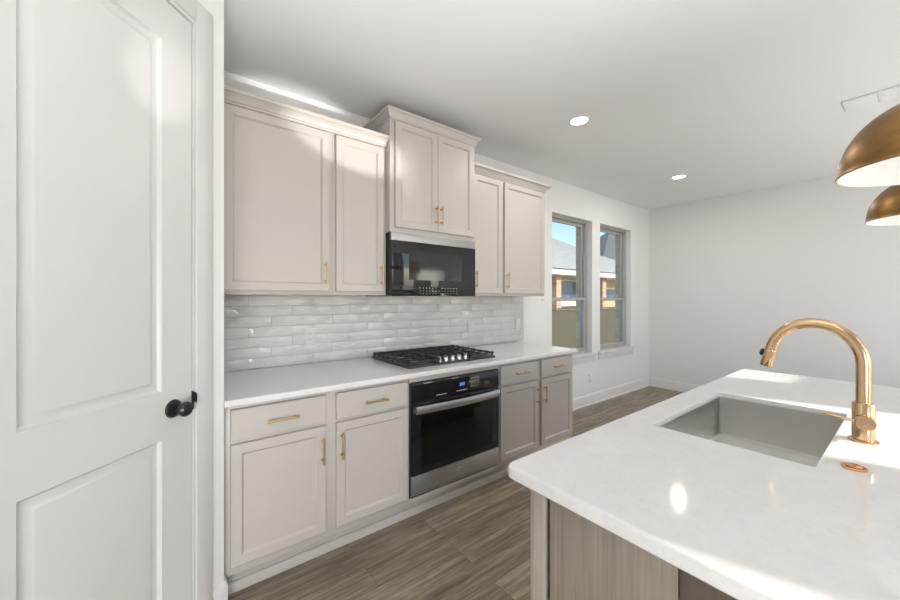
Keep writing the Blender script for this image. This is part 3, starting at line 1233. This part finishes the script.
tag(mb.build('corner_post', M['post_pale'], isl), 'paler corner post')
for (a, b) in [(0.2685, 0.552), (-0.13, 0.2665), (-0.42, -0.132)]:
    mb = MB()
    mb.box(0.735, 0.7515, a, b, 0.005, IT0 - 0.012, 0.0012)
    mb.build('end_panel', M['stain'] if b > 0.5 else M['panel_dark'], isl)
# doors on the kitchen side
for (a, b) in [(0.82, 1.30), (1.306, 1.70), (1.706, 2.10), (2.106, 2.82)]:
    mb = MB()
    rect_loft(mb, lambda u, v, d: (u, BY1 + 0.0195 - d, v), a, b, 0.13, 0.860,
              [(0, 0.019), (0, 0.0025), (0.0025, 0), (0.055, 0), (0.058, 0.004), (0.071, 0.009)])
    dd = mb.build('door', M['stain'], isl)

it = slab_top(IX0, IX1, IY0, IY1, IT0, CT1, [0.03, 0.03, 0.03, 0.03], 0.009, SK, 0.012)
tag(it.build('island_countertop', M['quartz'], loc=(1.8, 0, IT0)), 'white quartz island top with an undermount sink cut into it', 'countertop')

# sink
sk = thing('kitchen_sink', 'stainless undermount sink in the island top', 'sink', ((SK[0] + SK[1]) / 2, (SK[2] + SK[3]) / 2, 0.66))
mb = MB()
x0, x1, y0, y1 = SK[0] - 0.004, SK[1] + 0.004, SK[2] - 0.004, SK[3] + 0.004
zt, zb = CT1 - 0.0206, 0.712
rr = 0.018


def sring(e, z, r):
    return [(x, y, z) for x, y in rounded_rect(x0 - e, x1 + e, y0 - e, y1 + e, [max(r, 0.001)] * 4)]


rings = [sring(0.014, zb - 0.012, rr + 0.014), sring(0.0015, zt - 0.01, rr), sring(0.005, zt - 0.0015, rr + 0.006), sring(0.005, zt, rr + 0.006), sring(0.0, zt, rr), sring(0, zb + 0.02, rr), sring(-0.003, zb + 0.008, rr), sring(-0.010, zb + 0.002, rr), sring(-0.02, zb, rr)]
rings[0] = sring(0.0015, zb - 0.004, rr)
mb.loops(rings)
mb.build('basin', M['sink_steel'], sk)
mb = MB()
dc = ((SK[0] + SK[1]) / 2 - 0.05, 0.37, zb)
mb.lathe([(0, 0.0005), (0.056, 0.0005), (0.054, 0.003), (0.044, 0.003), (0.040, 0.0012), (0, 0.0012)], dc, 'z', 32)
dr = mb.build('drain', M['chrome'], sk)
mb = MB()
mb.lathe([(0, 0.002), (0.030, 0.002), (0.028, 0.006), (0.006, 0.008), (0.005, 0.014), (0, 0.015)], dc, 'z', 24)
mb.build('strainer', M['chrome'], dr)

# faucet
FX, FY = 1.716, 0.104
fa = thing('kitchen_faucet', 'brushed gold gooseneck faucet behind the island sink', 'faucet', (FX, FY, CT1))
mb = MB()
mb.lathe([(0, 0.0003), (0.034, 0.0003), (0.034, 0.004), (0.031, 0.006), (0, 0.006)], (FX, FY, CT1), 'z', 40)
mb.build('base_plate', M['champagne'], fa)
mb = MB()
mb.lathe([(0, 0.006), (0.0248, 0.006), (0.0248, 0.118), (0.0240, 0.1195), (0.0230, 0.1200), (0, 0.1200)], (FX, FY, CT1), 'z', 40)
body = mb.build('faucet_body', M['champagne'], fa)
# gooseneck: vertical riser then arc towards the sink (+y)
zr = 1.151
R = 0.1117
cy_, cz_ = FY + R, zr
pts = [(FX, FY, CT1 + 0.119), (FX, FY, 1.09), (FX, FY, zr)]
for i in range(1, 27):
    a = math.pi - math.radians(168) * i / 26
    pts.append((FX, cy_ + R * math.cos(a), cz_ + R * 1.13 * math.sin(a)))
end = Vector(pts[-1])
dirn = (Vector(pts[-1]) - Vector(pts[-2])).normalized()
mb = MB()
mb.tube(pts, 0.0168, 24)
mb.build('spout', M['champagne'], fa)
mb = MB()
dirn = Vector((0, 0.208, -0.978))
p0 = end + dirn * 0.0012
mb.tube([p0, p0 + dirn * 0.003, p0 + dirn * 0.0035, p0 + dirn * 0.060, p0 + dirn * 0.062], [0.0166, 0.0168, 0.0172, 0.0182, 0.0170], 24)
sh = mb.build('spray_head', M['champagne'], fa)
mb = MB()
side = Vector((0, -dirn.z, dirn.y)).normalized()
if side.y < 0:
    side = -side
q = p0 + dirn * 0.016 + side * 0.0187
mb.tube([q - dirn * 0.013, q - dirn * 0.008 + side * 0.003, q + dirn * 0.008 + side * 0.004, q + dirn * 0.013], [0.002, 0.005, 0.005, 0.002], 12)
mb.build('spray_button', M['black_metal'], sh)
# lever: hub facing the camera side, thin rod swung over the sink
HZ = CT1 + 0.067
mb = MB()
mb.lathe([(0, 0), (0.0215, 0), (0.0215, 0.036), (0.0205, 0.0375), (0, 0.038)], (FX - 0.018, FY - 0.004, HZ), (Vector((0.12, -0.99, 0)).normalized(), Vector((0, 0, 1)), Vector((-0.99, -0.12, 0)).normalized()), 40)
hub = mb.build('handle_hub', M['champagne'], fa)
mb = MB()
hx = FX - 0.046
mb.tube([(hx, FY + 0.016, HZ + 0.001), (hx, FY + 0.045, HZ + 0.004), (hx, FY + 0.090, HZ + 0.010), (hx, FY + 0.094, HZ + 0.008)], [0.0052, 0.0048, 0.0042, 0.003], 14)
mb.build('lever', M['champagne'], hub)

# air switch button
ab = thing('air_switch_button', 'round copper-coloured push button in the island top by the faucet', 'button', (1.421, 0.102, CT1))
mb = MB()
mb.lathe([(0, 0.0003), (0.025, 0.0003), (0.025, 0.003), (0.0235, 0.0045), (0.018, 0.0045), (0.0175, 0.003), (0, 0.003)], (1.421, 0.102, CT1), 'z', 36)
mb.build('ring', M['copper'], ab)
mb = MB()
mb.lathe([(0, 0.0032), (0.0165, 0.0032), (0.0165, 0.0062), (0.015, 0.0072), (0, 0.0075)], (1.421, 0.102, CT1), 'z', 32)
mb.build('push_button', M['copper'], ab)

# ------------------------------------------------------------------ pendants
PR, PZ, PY = 0.191, 1.709, -0.042


def make_pendant(x, label):
    t = thing('pendant_lamp', label, 'pendant lamp', (x, PY, PZ), 'pendant lamps over the island')
    hgt, pw_ = 0.19, 2.15
    prof = []
    for i in range(26):
        a = math.pi / 2 * i / 25
        u = math.sin(a)
        r = PR * max(0.0, 1 - u ** pw_) ** (1 / pw_)
        prof.append((max(r, 0.014), u * hgt))
    outer = [(PR + 0.001, 0.0), (PR + 0.003, 0.0015), (PR + 0.001, 0.004)] + prof[1:]
    mb = MB()
    mb.lathe(outer + [(0.0, hgt)], (x, PY, PZ), 'z', 64)
    sh = mb.build('shade', M['brass'], t)
    inner = [(max(r - 0.0025, 0.008), z * (hgt - 0.004) / hgt) for r, z in prof]
    mb = MB()
    mb.lathe([(PR + 0.001, 0.0)] + inner + [(0, hgt - 0.004)], (x, PY, PZ), 'z', 64)
    tag(mb.build('shade_lining', M['lining'], sh), 'white inside of the shade')
    mb = MB()
    mb.lathe([(0, hgt), (0.024, hgt), (0.024, hgt + 0.05), (0.016, hgt + 0.062), (0.007, hgt + 0.066), (0, hgt + 0.066)], (x, PY, PZ), 'z', 28)
    mb.build('socket_cap', M['brass'], t)
    mb = MB()
    mb.cyl((x, PY, PZ + hgt + 0.066), (x, PY, CEIL - 0.02), 0.005, None, 12)
    mb.build('stem', M['brass'], t)
    mb = MB()
    mb.lathe([(0, -0.0215), (0.05, -0.0215), (0.062, -0.014), (0.064, -0.0005), (0, -0.0005)], (x, PY, CEIL), 'z', 36)
    mb.build('canopy', M['brass'], t)
    mb = MB()
    mb.lathe([(0, 0.06), (0.018, 0.063), (0.029, 0.076), (0.033, 0.092), (0.029, 0.110), (0.016, 0.13), (0.014, 0.165), (0, 0.165)], (x, PY, PZ), 'z', 24)
    mb.build('bulb', M['bulb'], t)
    l = bpy.data.lights.new('bulb_light', 'POINT')
    l.energy = 0.2
    l.shadow_soft_size = 0.03
    l.color = (1, 0.95, 0.88)
    lo = bpy.data.objects.new('bulb_light', l)
    COL.objects.link(lo)
    lo.parent = t
    lo.location = (0, 0, 0.04)
    return t


pd = make_pendant(1.591, 'aged brass dome pendant over the near part of the island, larger in view')
dup(pd, (2.570, PY, PZ), 'aged brass dome pendant over the far part of the island, smaller in view')

# ------------------------------------------------------------------ ceiling lights and register


def make_can(x, y, label):
    t = thing('recessed_light', label, 'ceiling light', (x, y, CEIL), 'recessed ceiling lights')
    mb = MB()
    mb.lathe([(0.078, -0.0004), (0.082, -0.002), (0.080, -0.005), (0.068, -0.008), (0.062, -0.0035)], (x, y, CEIL), 'z', 40)
    mb.build('trim_ring', M['plastic'], t)
    mb = MB()
    mb.lathe([(0.0, -0.0045), (0.030, -0.0045), (0.063, -0.0038), (0.063, -0.001), (0.0, -0.001)], (x, y, CEIL), 'z', 40)
    mb.build('lens', M['lens'], t)
    l = bpy.data.lights.new('can_light', 'AREA')
    l.shape = 'DISK'
    l.size = 0.085
    l.energy = CAN_POWER
    l.color = (1, 0.955, 0.90)
    lo = bpy.data.objects.new('can_light', l)
    COL.objects.link(lo)
    lo.parent = t
    lo.location = (0, 0, -0.012)
    return t


cn = make_can(2.50, 1.603, 'lit recessed ceiling light nearer the cabinets, larger of the two')
dup(cn, (4.550, 1.655, CEIL), 'lit recessed ceiling light nearer the far wall, smaller of the two')

vt = thing('ceiling_vent', 'white slotted air register in the ceiling above the pendants', 'vent', (3.82, 0.05, CEIL))
mb = MB()
vx0, vx1, vy0, vy1 = 3.72, 3.93, -0.25, 0.325
for b in [(vx0, vx1, vy1 - 0.03, vy1), (vx0, vx1, vy0, vy0 + 0.03), (vx0, vx0 + 0.025, vy0 + 0.03, vy1 - 0.03), (vx1 - 0.025, vx1, vy0 + 0.03, vy1 - 0.03), (vx0 + 0.025, vx1 - 0.025, 0.140, 0.165), (vx0 + 0.025, vx1 - 0.025, -0.09, -0.065)]:
    mb.box(b[0], b[1], b[2], b[3], CEIL - 0.010, CEIL - 0.0004, 0.002)
mb.build('vent_frame', M['plastic'], vt)
for (ya, yb) in [(0.166, 0.294), (-0.064, 0.139), (-0.219, -0.091)]:
    mb = MB()
    for i in range(6):
        x = vx0 + 0.030 + i * 0.0265
        mb.loops([[(x, ya, CEIL - 0.002), (x + 0.022, ya, CEIL - 0.015), (x + 0.025, ya, CEIL - 0.014), (x + 0.004, ya, CEIL - 0.001)],
                  [(x, yb, CEIL - 0.002), (x + 0.022, yb, CEIL - 0.015), (x + 0.025, yb, CEIL - 0.014), (x + 0.004, yb, CEIL - 0.001)]])
    mb.build('louvres', M['vent_white'], vt)

# ------------------------------------------------------------------ outdoors
mb = MB()
mb.box(-12, 45, YB + 0.285, 40, -0.7, -0.6)
struct(mb.build('ground', M['soil']), 'dry grass yard outside the windows', 'ground')

fe = thing('wood_fence', 'weathered board fence outside the windows', 'fence', (9, 5.5, -0.6))
mb = MB()
x = 3.0
while x < 16:
    mb.box(x, x + 0.1405, 5.50, 5.518, -0.58, 1.07 + random.uniform(-0.006, 0.006))
    x += 0.142
mb.build('fence_boards', M['fence'], fe)
mb = MB()
for z in (-0.3, 0.45, 1.0):
    mb.box(3.0, 16, 5.519, 5.556, z - 0.04, z + 0.04)
mb.build('fence_rails', M['fence'], fe)
mb = MB()
mb.box(3.0, 16, 5.45, 5.54, 1.085, 1.115, 0.004)
mb.build('fence_cap', M['fence'], fe)

nh = thing('neighbour_house', 'tan brick house with grey hipped roof seen over the fence', 'house', (13, 11, -0.6))
mb = MB()
mb.box(6.0, 22.0, 9.9, 15, -0.6, 2.45)
mb.build('house_wall', M['cream'], nh)
for x in (12.42, 15.95):
    mb = MB()
    mb.box(x, x + 0.32, 9.0, 9.9, -0.6, 2.35)
    mb.build('porch_column', M['brick_tan'], nh)
mb = MB()
mb.box(12.75, 16.2, 9.75, 9.895, -0.6, 1.25)
mb.build('brick_skirt', M['brick_tan'], nh)
mb = MB()
mb.box(11.0, 12.38, 9.6, 9.89, 0.6, 1.95)
mb.box(12.9, 15.9, 9.6, 9.74, 1.02, 1.30)
mb.build('white_panel', M['fascia'], nh)
for (a, b, z0, z1) in [(13.55, 15.2, 1.36, 2.16), (17.0, 18.8, 1.4, 1.85)]:
    mb = MB()
    mb.box(a - 0.07, b + 0.07, 9.84, 9.899, z0 - 0.07, z1 + 0.07)
    wf = mb.build('window_frame', M['fascia'], nh)
    mb = MB()
    mb.box(a, b, 9.82, 9.838, z0, z1)
    mb.build('pane', M['blue_glass'], wf)
mb = MB()
mb.box(5.6, 22.4, 8.72, 8.80, 2.33, 2.56)
mb.box(5.6, 22.4, 8.80, 9.9, 2.33, 2.36)
mb.build('fascia', M['fascia'], nh)
mb = MB()
# main roof falling away to the right
mb.loops([[(5.5, 8.65, 2.57), (24.0, 8.65, 2.57), (24.0, 17.5, 2.57), (5.5, 17.5, 2.57)],
          [(12.0, 13, 5.60), (22.6, 13, 4.25), (22.6, 13.1, 4.25), (12.0, 13.1, 5.60)]])
mb.build('roof', M['shingle'], nh)
nh2 = thing('neighbour_house', 'dark grey gabled roof rising behind the brick house', 'house', (30, 18, -0.6))
mb = MB()
mb.box(33.0, 50, 18.5, 26, -0.6, 3.0)
mb.build('house_wall', M['brick_tan'], nh2)
mb = MB()
mb.loops([[(31.0, 18.0, 3.0), (52, 18.0, 3.0), (52, 26.5, 3.0), (31.0, 26.5, 3.0)], [(40.5, 22, 9.2), (46, 22, 9.2), (46, 22.2, 9.2), (40.5, 22.2, 9.2)]])
mb.build('roof', M['shingle_dark'], nh2)
